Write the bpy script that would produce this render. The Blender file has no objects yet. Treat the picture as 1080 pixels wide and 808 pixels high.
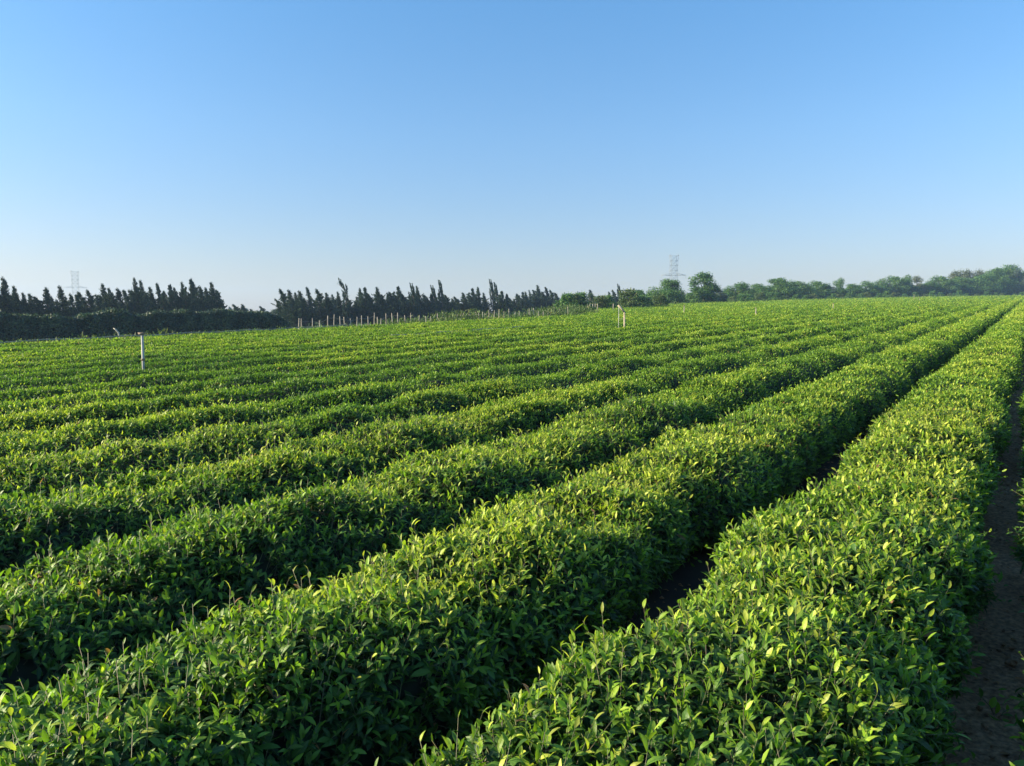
import bpy, math, random
import numpy as np

# ------------------------------------------------------------------ camera, sky, sun
scene = bpy.context.scene
C = scene.collection
EYE = 2.15
cam_d = bpy.data.cameras.new("camera")
cam_d.sensor_width = 36.0
cam_d.lens = 26.0
cam_d.clip_start = 0.05
cam_d.clip_end = 6000
cam = bpy.data.objects.new("camera", cam_d)
C.objects.link(cam)
cam.location = (0, 0, EYE)
cam.rotation_euler = (math.radians(90) - math.atan(69 / 780.0), 0, 0)
scene.camera = cam

SUN_EL = math.radians(20)
SUN_AZ = math.radians(-96)          # measured from +Y (view direction), negative = to the left
world = bpy.data.worlds.new("World")
scene.world = world
world.use_nodes = True
wn = world.node_tree
sky = wn.nodes.new("ShaderNodeTexSky")
sky.sky_type = 'NISHITA'
sky.sun_disc = False
sky.sun_elevation = SUN_EL
sky.sun_rotation = SUN_AZ
sky.altitude = 0
sky.air_density = 1.0
sky.dust_density = 0.6
sky.ozone_density = 3.5
bg = wn.nodes["Background"]
bg.inputs[1].default_value = 0.095
hs = wn.nodes.new("ShaderNodeHueSaturation"); hs.inputs["Saturation"].default_value = 1.0
wn.links.new(sky.outputs[0], hs.inputs["Color"])
tn = wn.nodes.new("ShaderNodeVectorMath"); tn.operation = 'MULTIPLY'; tn.inputs[1].default_value = (.96, 1.0, 1.10)
wn.links.new(hs.outputs[0], tn.inputs[0])
# humid air near the horizon, clearer blue overhead
wtc = wn.nodes.new("ShaderNodeTexCoord"); wsp = wn.nodes.new("ShaderNodeSeparateXYZ")
wn.links.new(wtc.outputs["Generated"], wsp.inputs[0])
wr = wn.nodes.new("ShaderNodeValToRGB"); e = wr.color_ramp.elements
e[0].position = .05; e[0].color = (.86, .69, .64, 1)
e[1].position = .42; e[1].color = (.70, 1.06, 1.08, 1)
k = e.new(.23); k.color = (.83, .93, .90, 1)
wn.links.new(wsp.outputs[2], wr.inputs[0])
t2 = wn.nodes.new("ShaderNodeVectorMath"); t2.operation = 'MULTIPLY'
wn.links.new(tn.outputs[0], t2.inputs[0]); wn.links.new(wr.outputs[0], t2.inputs[1])
wn.links.new(t2.outputs[0], bg.inputs[0])

sun_d = bpy.data.lights.new("sun", 'SUN')
sun_d.energy = 5.0
sun_d.angle = math.radians(0.5)
sun_d.color = (1.0, 0.85, 0.60)
sun = bpy.data.objects.new("sun", sun_d)
C.objects.link(sun)
from mathutils import Vector
sdir = Vector((math.sin(SUN_AZ) * math.cos(SUN_EL), math.cos(SUN_AZ) * math.cos(SUN_EL), math.sin(SUN_EL)))
sun.rotation_euler = sdir.to_track_quat('Z', 'Y').to_euler()
sun.location = (-30, 10, 40)

scene.render.engine = 'CYCLES'
scene.view_settings.view_transform = 'Standard'
scene.view_settings.look = 'None'
scene.view_settings.exposure = 1.22
scene.view_settings.gamma = 1.0
scene.view_settings.use_curve_mapping = False
scene.cycles.use_denoising = True
scene.cycles.max_bounces = 8
scene.cycles.transmission_bounces = 4
scene.cycles.diffuse_bounces = 5
scene.cycles.volume_bounces = 1
scene.cycles.volume_step_rate = 5

rng = np.random.default_rng(11)
random.seed(11)

# ------------------------------------------------------------------ frame of the field
TH = math.atan(550 / 780.0 * math.cos(math.atan(69 / 780.0)))
D = np.array([math.sin(TH), math.cos(TH)])           # along the rows
N = np.array([-math.cos(TH), math.sin(TH)])          # to the left of the rows
PLA, PLB = .0128, .0256                              # the field climbs gently away from the camera


def smooth(t):
    t = np.clip(t, 0, 1)
    return t * t * (3 - 2 * t)


def edge(s):
    return 31.2 + 22 * smooth((s - 56) / 35.0)


def ground(x, y):
    x = np.asarray(x, float); y = np.asarray(y, float)
    s = x * D[0] + y * D[1]; L = x * N[0] + y * N[1]
    sl = np.where(s > 290, 290 + 60 * (1 - np.exp(-(s - 290) / 60.0)), s)
    sl = np.where(s < -30, -30, sl)
    Lc = np.clip(L, -60, 120)
    gs = PLA * D[0] + PLB * D[1]; gn = PLA * N[0] + PLB * N[1]
    z = (gs * sl + gn * Lc) * (1 - smooth((L - 100) / 160.0))
    z = z - 1.5 * smooth((L - edge(s) - 1.5) / 32.0)
    return z


def sl_xy(s, L):
    s = np.asarray(s, float); L = np.asarray(L, float)
    return s * D[0] + L * N[0], s * D[1] + L * N[1]


def at(px, fwd):
    """ground point seen in column px at a given depth"""
    x = (px - 540) / 780.0 * fwd
    return x, fwd, float(ground(x, fwd))


def at_line(px, L):
    k = (px - 540) / 780.0
    s = L * (k * N[1] - N[0]) / (D[0] - k * D[1])
    x, y = sl_xy(s, L)
    return float(x), float(y), float(ground(x, y))


# ------------------------------------------------------------------ noise
def h2(i, j, seed):
    n = (i.astype(np.int64) * 374761393 + j.astype(np.int64) * 668265263 + seed * 974634777) & 0x7fffffff
    n = ((n ^ (n >> 13)) * 1274126177) & 0x7fffffff
    return ((n ^ (n >> 16)) & 0xffff) / 65535.0


def vnoise(x, y, seed=0):
    x = np.asarray(x, float); y = np.asarray(y, float)
    i = np.floor(x); j = np.floor(y)
    fx = x - i; fy = y - j
    fx = fx * fx * (3 - 2 * fx); fy = fy * fy * (3 - 2 * fy)
    a = h2(i, j, seed); b = h2(i + 1, j, seed); c = h2(i, j + 1, seed); d = h2(i + 1, j + 1, seed)
    return (a * (1 - fx) + b * fx) * (1 - fy) + (c * (1 - fx) + d * fx) * fy - 0.5


def fbm(x, y, seed=0, o=3):
    r = 0; a = 1.0
    for k in range(o):
        r = r + a * vnoise(x * 2 ** k, y * 2 ** k, seed + 17 * k); a *= .5
    return r


# ------------------------------------------------------------------ objects, tags
def tag(o, label=None, cat=None, group=None, kind=None):
    if label: o["label"] = label
    if cat: o["category"] = cat
    if group: o["group"] = group
    if kind: o["kind"] = kind
    return o


def empty(name, loc, rz=0.0):
    o = bpy.data.objects.new(name, None)
    o.empty_display_size = .3
    C.objects.link(o)
    o.location = loc
    o.rotation_euler = (0, 0, rz)
    return o


def np_mesh(name, verts, faces, mat, parent=None, col=None, smooth_sh=False):
    """faces: (n,3|4) array, or a list of such arrays"""
    if not isinstance(faces, list): faces = [faces]
    faces = [np.asarray(f, np.int64) for f in faces if len(f)]
    me = bpy.data.meshes.new(name)
    verts = np.asarray(verts, np.float32)
    me.vertices.add(len(verts)); me.vertices.foreach_set("co", verts.ravel())
    idx = np.concatenate([f.ravel() for f in faces]).astype(np.int32)
    tot = np.concatenate([np.full(len(f), f.shape[1], np.int32) for f in faces])
    st = np.concatenate([[0], np.cumsum(tot)[:-1]]).astype(np.int32)
    me.loops.add(len(idx)); me.loops.foreach_set("vertex_index", idx)
    me.polygons.add(len(tot)); me.polygons.foreach_set("loop_start", st)
    me.polygons.foreach_set("loop_total", tot)
    if smooth_sh: me.polygons.foreach_set("use_smooth", np.ones(len(tot), bool))
    me.update(calc_edges=True)
    if col is not None:
        a = me.color_attributes.new("tint", 'FLOAT_COLOR', 'POINT')
        c = np.ones((len(verts), 4), np.float32); c[:, :3] = col
        a.data.foreach_set("color", c.ravel())
    me.materials.append(mat)
    o = bpy.data.objects.new(name, me)
    C.objects.link(o)
    if parent: o.parent = parent
    return o


# ------------------------------------------------------------------ materials
def mat_base(name):
    m = bpy.data.materials.new(name); m.use_nodes = True
    return m, m.node_tree.nodes, m.node_tree.links, m.node_tree.nodes["Principled BSDF"]


def ramp(nodes, stops):
    r = nodes.new("ShaderNodeValToRGB")
    e = r.color_ramp.elements
    e[0].position, e[0].color = stops[0][0], (*stops[0][1], 1)
    e[1].position, e[1].color = stops[-1][0], (*stops[-1][1], 1)
    for p, c in stops[1:-1]:
        k = e.new(p); k.color = (*c, 1)
    return r


def leaf_mat(name, stops, rough=.38, trans=.35, tcol=(1.15, 1.25, .45), midrib=True, spec=.5, patch=None):
    """tint.r = age of the leaf, tint.g = distance from midrib, tint.b = random"""
    m, n, l, p = mat_base(name)
    at_ = n.new("ShaderNodeAttribute"); at_.attribute_name = "tint"
    sep = n.new("ShaderNodeSeparateColor"); l.new(at_.outputs["Color"], sep.inputs[0])
    r = ramp(n, stops); l.new(sep.outputs[0], r.inputs[0])
    # value variation between leaves
    mm = n.new("ShaderNodeMapRange"); mm.inputs[3].default_value = .62; mm.inputs[4].default_value = 1.42
    l.new(sep.outputs[2], mm.inputs[0])
    vm = n.new("ShaderNodeVectorMath"); vm.operation = 'SCALE'
    l.new(r.outputs[0], vm.inputs[0]); l.new(mm.outputs[0], vm.inputs[3])
    out = vm.outputs[0]
    # a few dead, orange-brown leaves
    gt = n.new("ShaderNodeMath"); gt.operation = 'GREATER_THAN'; gt.inputs[1].default_value = .9965
    l.new(sep.outputs[2], gt.inputs[0])
    mx = n.new("ShaderNodeMixRGB"); mx.inputs[2].default_value = (.36, .19, .08, 1)
    l.new(gt.outputs[0], mx.inputs[0]); l.new(out, mx.inputs[1]); out = mx.outputs[0]
    if midrib:
        mr = n.new("ShaderNodeMapRange"); mr.inputs[1].default_value = 0; mr.inputs[2].default_value = .16
        mr.inputs[3].default_value = .30; mr.inputs[4].default_value = 0
        l.new(sep.outputs[1], mr.inputs[0])
        m2 = n.new("ShaderNodeMixRGB"); m2.inputs[2].default_value = (.20, .30, .08, 1)
        l.new(mr.outputs[0], m2.inputs[0]); l.new(out, m2.inputs[1]); out = m2.outputs[0]
    l.new(out, p.inputs["Base Color"])
    if midrib:
        tc = n.new("ShaderNodeTexCoord"); nz = n.new("ShaderNodeTexNoise"); nz.inputs["Scale"].default_value = 110
        l.new(tc.outputs["Object"], nz.inputs[0])
        b = n.new("ShaderNodeBump"); b.inputs["Strength"].default_value = .35; b.inputs["Distance"].default_value = .006
        l.new(nz.outputs[0], b.inputs["Height"]); l.new(b.outputs[0], p.inputs["Normal"])
    p.inputs["Roughness"].default_value = rough
    p.inputs["Specular IOR Level"].default_value = spec
    tr = n.new("ShaderNodeBsdfTranslucent")
    tv = n.new("ShaderNodeVectorMath"); tv.operation = 'MULTIPLY'; tv.inputs[1].default_value = tcol
    l.new(out, tv.inputs[0]); l.new(tv.outputs[0], tr.inputs[0])
    ms = n.new("ShaderNodeMixShader"); ms.inputs[0].default_value = trans
    l.new(p.outputs[0], ms.inputs[1]); l.new(tr.outputs[0], ms.inputs[2])
    l.new(ms.outputs[0], n["Material Output"].inputs[0])
    return m


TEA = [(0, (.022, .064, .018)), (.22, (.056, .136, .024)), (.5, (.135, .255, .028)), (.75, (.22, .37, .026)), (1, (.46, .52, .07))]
M_tea = leaf_mat("tea leaves", TEA, rough=.47, trans=.42, spec=.42)
M_tea_far = leaf_mat("tea leaves", TEA, rough=.55, trans=.40, midrib=False, spec=.35)
M_cyp = leaf_mat("cypress needles", [(0, (.014, .036, .036)), (.6, (.034, .068, .052)), (1, (.085, .12, .065))], rough=.7, trans=.12, midrib=False, spec=.2)
M_broad = leaf_mat("broad leaves", [(0, (.022, .070, .022)), (.5, (.070, .165, .040)), (1, (.17, .27, .06))], rough=.55, trans=.35, midrib=False, spec=.3)
M_russet = leaf_mat("russet leaves", [(0, (.045, .065, .028)), (.5, (.092, .115, .045)), (1, (.15, .165, .065))], rough=.6, trans=.2, midrib=False, spec=.3)
M_hedge = leaf_mat("hedge leaves", [(0, (.024, .052, .040)), (.6, (.054, .095, .058)), (1, (.12, .16, .07))], rough=.55, trans=.15, midrib=False, spec=.3)
M_weed = leaf_mat("weeds", [(0, (.035, .07, .025)), (.5, (.07, .125, .035)), (.8, (.14, .18, .06)), (1, (.30, .27, .13))], rough=.6, trans=.3, midrib=False, spec=.3)


def plain(name, colr, rough=.7, metal=0, noise=0.0, scale=8, bump=0.0, dark=None):
    m, n, l, p = mat_base(name)
    p.inputs["Roughness"].default_value = rough
    p.inputs["Metallic"].default_value = metal
    tc = n.new("ShaderNodeTexCoord")
    nz = n.new("ShaderNodeTexNoise"); nz.inputs["Scale"].default_value = scale; nz.inputs["Detail"].default_value = 8
    l.new(tc.outputs["Object"], nz.inputs[0])
    d = dark or tuple(c * (1 - noise) for c in colr)
    r = ramp(n, [(.3, d), (.7, colr)])
    l.new(nz.outputs[0], r.inputs[0]); l.new(r.outputs[0], p.inputs["Base Color"])
    if bump:
        b = n.new("ShaderNodeBump"); b.inputs["Strength"].default_value = bump
        l.new(nz.outputs[0], b.inputs["Height"]); l.new(b.outputs[0], p.inputs["Normal"])
    return m


M_core = plain("shade-coloured inner core", (.012, .022, .010), .9, noise=.6, scale=14)  # near-black hull colour, shade between leaves put into it
M_stem = plain("green stems", (.13, .17, .05), .5, scale=20, dark=(.13, .09, .055))
M_twig = plain("woody twigs", (.11, .085, .06), .85, noise=.5, scale=20)
M_bark = plain("bark", (.13, .105, .085), .9, noise=.5, scale=6, bump=.5)
M_wood = plain("weathered wood", (.55, .45, .33), .8, noise=.45, scale=5, bump=.3)
M_post = plain("pale stake", (.44, .39, .30), .8, noise=.5, scale=4)
M_pvc = plain("pale pipe", (.46, .46, .43), .6, noise=.35, scale=9)
M_hose = plain("grey hose", (.22, .24, .19), .6, noise=.3, scale=3)
M_rust = plain("rusty cap", (.30, .21, .13), .7, noise=.5, scale=14)
M_steel = plain("galvanised steel", (.28, .29, .29), .55, noise=.2, scale=1)
M_wire = plain("wire", (.35, .35, .34), .5)
M_board = plain("pale board", (.45, .43, .36), .7, noise=.3, scale=4)


def soil_mat():
    m, n, l, p = mat_base("soil")
    tc = n.new("ShaderNodeTexCoord")
    n1 = n.new("ShaderNodeTexNoise"); n1.inputs["Scale"].default_value = 1.7; n1.inputs["Detail"].default_value = 10; n1.inputs["Roughness"].default_value = .7
    n2 = n.new("ShaderNodeTexNoise"); n2.inputs["Scale"].default_value = 34; n2.inputs["Detail"].default_value = 8
    v = n.new("ShaderNodeTexVoronoi"); v.inputs["Scale"].default_value = 26
    for k in (n1, n2, v): l.new(tc.outputs["Object"], k.inputs[0])
    r = ramp(n, [(.3, (.25, .155, .088)), (.5, (.40, .26, .15)), (.72, (.54, .37, .23))])
    l.new(n1.outputs[0], r.inputs[0])
    r2 = ramp(n, [(.35, (.5, .5, .5)), (.7, (1.25, 1.2, 1.15))]); l.new(n2.outputs[0], r2.inputs[0])
    mx = n.new("ShaderNodeMixRGB"); mx.blend_type = 'MULTIPLY'; mx.inputs[0].default_value = 1
    l.new(r.outputs[0], mx.inputs[1]); l.new(r2.outputs[0], mx.inputs[2])
    l.new(mx.outputs[0], p.inputs["Base Color"]); p.inputs["Roughness"].default_value = .95
    p.inputs["Specular IOR Level"].default_value = .15
    ad = n.new("ShaderNodeMath"); ad.operation = 'ADD'
    l.new(n2.outputs[0], ad.inputs[0]); l.new(v.outputs[0], ad.inputs[1])
    b = n.new("ShaderNodeBump"); b.inputs["Strength"].default_value = .8; b.inputs["Distance"].default_value = .03
    l.new(ad.outputs[0], b.inputs["Height"]); l.new(b.outputs[0], p.inputs["Normal"])
    return m


def ground_mat():
    """bare soil under the tea, darkened for shade between rows, rough grass outside the plantation"""
    m, n, l, p = mat_base("field ground")
    tc = n.new("ShaderNodeTexCoord")
    at_ = n.new("ShaderNodeAttribute"); at_.attribute_name = "tint"
    sep = n.new("ShaderNodeSeparateColor"); l.new(at_.outputs["Color"], sep.inputs[0])
    n1 = n.new("ShaderNodeTexNoise"); n1.inputs["Scale"].default_value = 1.1; n1.inputs["Detail"].default_value = 10
    n2 = n.new("ShaderNodeTexNoise"); n2.inputs["Scale"].default_value = .25; n2.inputs["Detail"].default_value = 10
    n2.inputs["Roughness"].default_value = .7
    l.new(tc.outputs["Object"], n1.inputs[0]); l.new(tc.outputs["Object"], n2.inputs[0])
    r1 = ramp(n, [(.3, (.030, .024, .020)), (.7, (.075, .060, .048))]); l.new(n1.outputs[0], r1.inputs[0])  # soil colour lowered to deepen the shade in the gaps
    r2 = ramp(n, [(.3, (.055, .10, .025)), (.55, (.10, .16, .04)), (.75, (.20, .20, .08))]); l.new(n2.outputs[0], r2.inputs[0])
    mx = n.new("ShaderNodeMixRGB"); l.new(sep.outputs[0], mx.inputs[0])
    l.new(r1.outputs[0], mx.inputs[1]); l.new(r2.outputs[0], mx.inputs[2])
    l.new(mx.outputs[0], p.inputs["Base Color"]); p.inputs["Roughness"].default_value = .95
    p.inputs["Specular IOR Level"].default_value = .15
    b = n.new("ShaderNodeBump"); b.inputs["Strength"].default_value = .6; b.inputs["Distance"].default_value = .08
    l.new(n1.outputs[0], b.inputs["Height"]); l.new(b.outputs[0], p.inputs["Normal"])
    return m


M_soil = soil_mat()
M_ground = ground_mat()

# ------------------------------------------------------------------ ground
RMAX = 1500.0
rr = np.concatenate([[0.02], np.geomspace(.6, RMAX, 130)])
aa = np.linspace(0, 2 * np.pi, 289)[:-1]
R, A = np.meshgrid(rr, aa, indexing='ij')
gx = R * np.sin(A); gy = R * np.cos(A)
gz = ground(gx, gy)
gs_, gl_ = gx * D[0] + gy * D[1], gx * N[0] + gy * N[1]
grass = smooth((gl_ - edge(gs_) + .3) / .8) + smooth((gs_ - 330) / 5) + smooth((-12 - gl_) / 3)
V = np.stack([gx, gy, gz], -1).reshape(-1, 3)
na = len(aa)
i, j = np.meshgrid(np.arange(len(rr) - 1), np.arange(na), indexing='ij')
i = i.ravel(); j = j.ravel(); jn = (j + 1) % na
F = np.stack([i * na + j, i * na + jn, (i + 1) * na + jn, (i + 1) * na + j], -1)[:, ::-1]
cap = np.array([[0, na // 3, 2 * na // 3]])[:, ::-1]
colr = np.zeros((len(V), 3)); colr[:, 0] = np.clip(grass, 0, 1).ravel()
g = np_mesh("ground", V, [F, cap], M_ground, col=colr, smooth_sh=True)
tag(g, "tea field soil, darkened for shade between rows, turning to rough grass", None, None, "structure")

# dirt path between the first row and the row beside the frame
ss = np.linspace(-1.5, 40, 1400); LL = np.linspace(-.62, .62, 44)
S, Lg = np.meshgrid(ss, LL, indexing='ij')
X, Y = sl_xy(S, Lg)
crown = .5 * (1 - (Lg / .62) ** 2) * .02
z = ground(X, Y) + .012 + crown + .030 * np.clip(fbm(S * 5, Lg * 5, 3, 4) + .3, 0, 1) + .016 * np.clip(fbm(S * 19, Lg * 19, 9, 3), 0, 1)
z += .022 * np.clip(vnoise(S * 13, Lg * 13, 77) - .22, 0, 1) * 4 * .5
ed = smooth((np.abs(Lg) - .5) / .12); z = z * (1 - ed) + (ground(X, Y) + .004) * ed
V = np.stack([X, Y, z], -1).reshape(-1, 3)
nl = len(LL)
i, j = np.meshgrid(np.arange(len(ss) - 1), np.arange(nl - 1), indexing='ij'); i = i.ravel(); j = j.ravel()
F = np.stack([i * nl + j, (i + 1) * nl + j, (i + 1) * nl + j + 1, i * nl + j + 1], -1)[:, ::-1]
p_ = np_mesh("dirt_path", V, F[:, ::-1], M_soil, smooth_sh=True)
tag(p_, "bare dark brown soil path beside the first tea row", None, None, "structure")

# ------------------------------------------------------------------ leaf generator
T0 = np.array([.26, .56, .84]); W0 = np.array([.74, 1.0, .56])


def unit(v):
    return v / np.maximum(np.linalg.norm(v, axis=-1, keepdims=True), 1e-9)


def leaves(P, d, nr, ln, wd, droop, age, rnd, level):
    """returns verts, list of faces, colours; P base, d direction, nr upper side"""
    n = len(P)
    d = unit(d)
    sd = unit(np.cross(d, nr)); nr = np.cross(sd, d)
    ln = ln[:, None]; wd = wd[:, None]; dr = droop[:, None]
    if level == 0:
        vs = [P]; gc = [np.zeros(n)]
        for t, w in zip(T0, W0):
            c = P + d * ln * t * (1 - .12 * dr * t) - nr * ln * dr * t * t * .55
            up = nr * wd * .16 * w
            vs += [c - sd * wd * .5 * w + up, c, c + sd * wd * .5 * w + up]
            gc += [np.ones(n), np.zeros(n), np.ones(n)]
        vs.append(P + d * ln * (1 - .12 * dr) - nr * ln * dr * .62); gc.append(np.zeros(n))
        V = np.stack(vs, 1); nv = 11
        q = np.array([[1, 2, 5, 4], [2, 3, 6, 5], [4, 5, 8, 7], [5, 6, 9, 8]])
        t3 = np.array([[0, 2, 1], [0, 3, 2], [7, 8, 10], [8, 9, 10]])
        b = (np.arange(n) * nv)[:, None, None]
        F = [(b + q[None]).reshape(-1, 4), (b + t3[None]).reshape(-1, 3)]
    elif level == 1:
        c = P + d * ln * .5 - nr * ln * dr * .12
        up = nr * wd * .14
        V = np.stack([P, c - sd * wd * .5 + up, P + d * ln * (1 - .1 * dr) - nr * ln * dr * .5, c + sd * wd * .5 + up, c], 1); nv = 5
        gc = [np.zeros(n), np.ones(n), np.zeros(n), np.ones(n), np.zeros(n)]
        q = np.array([[0, 4, 2, 1], [0, 3, 2, 4]])
        b = (np.arange(n) * nv)[:, None, None]
        F = [(b + q[None]).reshape(-1, 4)]
    else:
        c = P + d * ln * .45
        V = np.stack([P, c - sd * wd * .5, P + d * ln - nr * ln * dr * .3, c + sd * wd * .5], 1); nv = 4
        gc = [np.ones(n)] * 4
        b = (np.arange(n) * nv)[:, None]
        F = [b + np.arange(4)[None]]
    col = np.empty((n, nv, 3))
    col[:, :, 0] = np.clip(age, 0, 1)[:, None]; col[:, :, 1] = np.stack(gc, 1); col[:, :, 2] = rnd[:, None]
    return V.reshape(-1, 3), F, col.reshape(-1, 3)


class Bag:
    def __init__(self): self.v = []; self.f3 = []; self.f4 = []; self.c = []; self.n = 0
    def add(self, V, F, col=None):
        if not isinstance(F, list): F = [F]
        for f in F:
            f = np.asarray(f)
            if len(f): (self.f3 if f.shape[1] == 3 else self.f4).append(f + self.n)
        self.v.append(V); self.n += len(V)
        if col is not None: self.c.append(col)
    def build(self, name, mat, parent=None, sm=False):
        if not self.n: return None
        fs = []
        if self.f4: fs.append(np.concatenate(self.f4))
        if self.f3: fs.append(np.concatenate(self.f3))
        return np_mesh(name, np.concatenate(self.v), fs, mat, parent, np.concatenate(self.c) if self.c else None, sm)


def prisms(P0, P1, r0, r1, k=3):
    """n thin prisms"""
    n = len(P0); d = unit(P1 - P0)
    a = np.where(np.abs(d[:, 2:3]) > .9, np.array([[1., 0, 0]]), np.array([[0, 0, 1.]]))
    u = unit(np.cross(d, a)); w = np.cross(d, u)
    ring = []
    r0 = np.broadcast_to(r0, (n,))[:, None]; r1 = np.broadcast_to(r1, (n,))[:, None]
    for q in range(k):
        t = 2 * math.pi * q / k
        o = u * math.cos(t) + w * math.sin(t)
        ring.append((P0 + o * r0, P1 + o * r1))
    V = np.stack([a for a, b in ring] + [b for a, b in ring], 1)
    q = [[i, (i + 1) % k, k + (i + 1) % k, k + i] for i in range(k)]
    b = (np.arange(n) * 2 * k)[:, None, None]
    F = [(b + np.array(q)[None]).reshape(-1, 4)]
    if k == 4: F.append((np.arange(n) * 8)[:, None] + np.array([[4, 5, 6, 7]]))
    elif k == 3: F.append((np.arange(n) * 6)[:, None] + np.array([[3, 4, 5]]))
    return V.reshape(-1, 3), F


def tube(bag, pts, rad, k=8, caps=True):
    pts = np.asarray(pts, float); rad = np.broadcast_to(rad, (len(pts),))
    tg = unit(np.gradient(pts, axis=0))
    V = []; a = np.array([0, 0, 1.]) if abs(tg[0][2]) < .9 else np.array([1., 0, 0])
    for p, t, r in zip(pts, tg, rad):
        u = unit(np.cross(t, a)); w = np.cross(t, u)
        for q in range(k):
            an = 2 * math.pi * q / k
            V.append(p + (u * math.cos(an) + w * math.sin(an)) * r)
    F = [[i * k + q, i * k + (q + 1) % k, (i + 1) * k + (q + 1) % k, (i + 1) * k + q] for i in range(len(pts) - 1) for q in range(k)]
    T = []
    if caps:
        V += [pts[0], pts[-1]]; m = len(pts) * k
        T = [[m, (q + 1) % k, q] for q in range(k)] + [[m + 1, (len(pts) - 1) * k + q, (len(pts) - 1) * k + (q + 1) % k] for q in range(k)]
    bag.add(np.array(V), [np.array(F)] + ([np.array(T)] if T else []))


# ------------------------------------------------------------------ tea rows
PITCH, HW, HT = 1.62, .65, .72


def row_half(k, s, side):
    """half width of row k at s (side = +1 left, -1 right)"""
    sd = 100 + k * 7 + (3 if side > 0 else 0)
    w = HW + .12 * vnoise(s / 1.7, s * 0 + k, sd) + .19 * vnoise(s / .55, s * 0 + k, sd + 1) + .10 * vnoise(s / .23, s * 0 + k, sd + 4) + .09 * vnoise(s / 7.0, s * 0 + k, sd + 2)
    if k == 1: w = w + (.04 + .16 * smooth((2.6 - s) / 1.4) - .07 * smooth((s - 2.6) / 1.5) if side > 0 else -.09 + .05 * smooth((3.2 - s) / 1.0))
    if k == 2 and side < 0: w = w - .15
    if k > 6: w = HW + (w - HW) * .7 - .06
    if k == 0 and side > 0: w = w - .04 + smooth((s - 2.9) / .6) * (.10 + .22 * vnoise(s / .9, s * 0, 555))
    return w - (.10 if k == 3 else .13 if k > 3 else 0)


def row_top(k, s, L):
    bush = .15 * vnoise(s / .85, L / .8, 31) + .15 * vnoise(s / .34, L / .34, 41) + .05 * vnoise(s / 6.0, L / 6.0, 51)
    return HT - .035 + bush * (1.0 if k <= 4 else max(.45, 1 - .12 * (k - 4)))


def row_point(k, s, phi, shrink=0.0):
    """surface of row k; phi in [-115deg, 115deg], 0 = top, + = left side"""
    Lc = .83 + PITCH * (k - 1)
    w = np.where(phi > 0, row_half(k, s, 1), row_half(k, s, -1)) - shrink
    sp = np.sin(np.clip(phi, -np.pi / 2, np.pi / 2)); cp = np.cos(np.clip(phi, -np.pi / 2, np.pi / 2))
    rside = (phi < 0) & (k >= 2)          # the shaded shoulder slopes off more gently
    rd = np.where(rside, 1.0, 0.0); ro = float(np.clip((k - 2) / 3.0, 0, 1))
    l = np.sign(sp) * w * np.abs(sp) ** np.where(rside, .60 + .22 * ro, .46 + .22 * ro)
    h0 = np.where(rside, .26, .36)
    below = np.clip((np.abs(phi) - np.pi / 2) / math.radians(30), 0, 1)
    l = l * (1 - .42 * below)
    tp = row_top(k, s, Lc + l) - shrink
    zz = h0 + (tp - h0) * cp ** np.where(rside, .66 + .24 * ro, .50 + .20 * ro) - below * (h0 - .08)
    x, y = sl_xy(s, Lc + l)
    return x, y, ground(x, y) + zz, l


def rnormal(k, s, phi):
    sp = np.sin(phi); cp = np.cos(phi)
    nl = np.sign(sp) * np.abs(sp) ** 1.3 * 1.0; nz = np.where(cp > 0, cp ** .8, -.3 * np.abs(cp))
    v = np.stack([nl * N[0], nl * N[1], nz + .03], -1)
    return unit(v)


def in_view(x, y):
    return (y > -1.5) & (np.abs(x) < .80 * np.maximum(y, 0) + 2.2)


LOD = 19.0
_pt = np.radians(np.linspace(-112, 112, 2001))
_sp = np.sin(np.clip(_pt, -np.pi / 2, np.pi / 2)); _cp = np.cos(np.clip(_pt, -np.pi / 2, np.pi / 2))
_bl = np.clip((np.abs(_pt) - np.pi / 2) / math.radians(30), 0, 1)
_l = np.sign(_sp) * HW * np.abs(_sp) ** .52 * (1 - .42 * _bl); _z = .33 + .36 * _cp ** .57 - _bl * .25
_cum = np.concatenate([[0], np.cumsum(np.hypot(np.diff(_l), np.diff(_z)))])


def sample_phi(n):
    """uniform along the outline of the row"""
    return np.interp(rng.uniform(0, _cum[-1], n), _cum, _pt)




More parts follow.
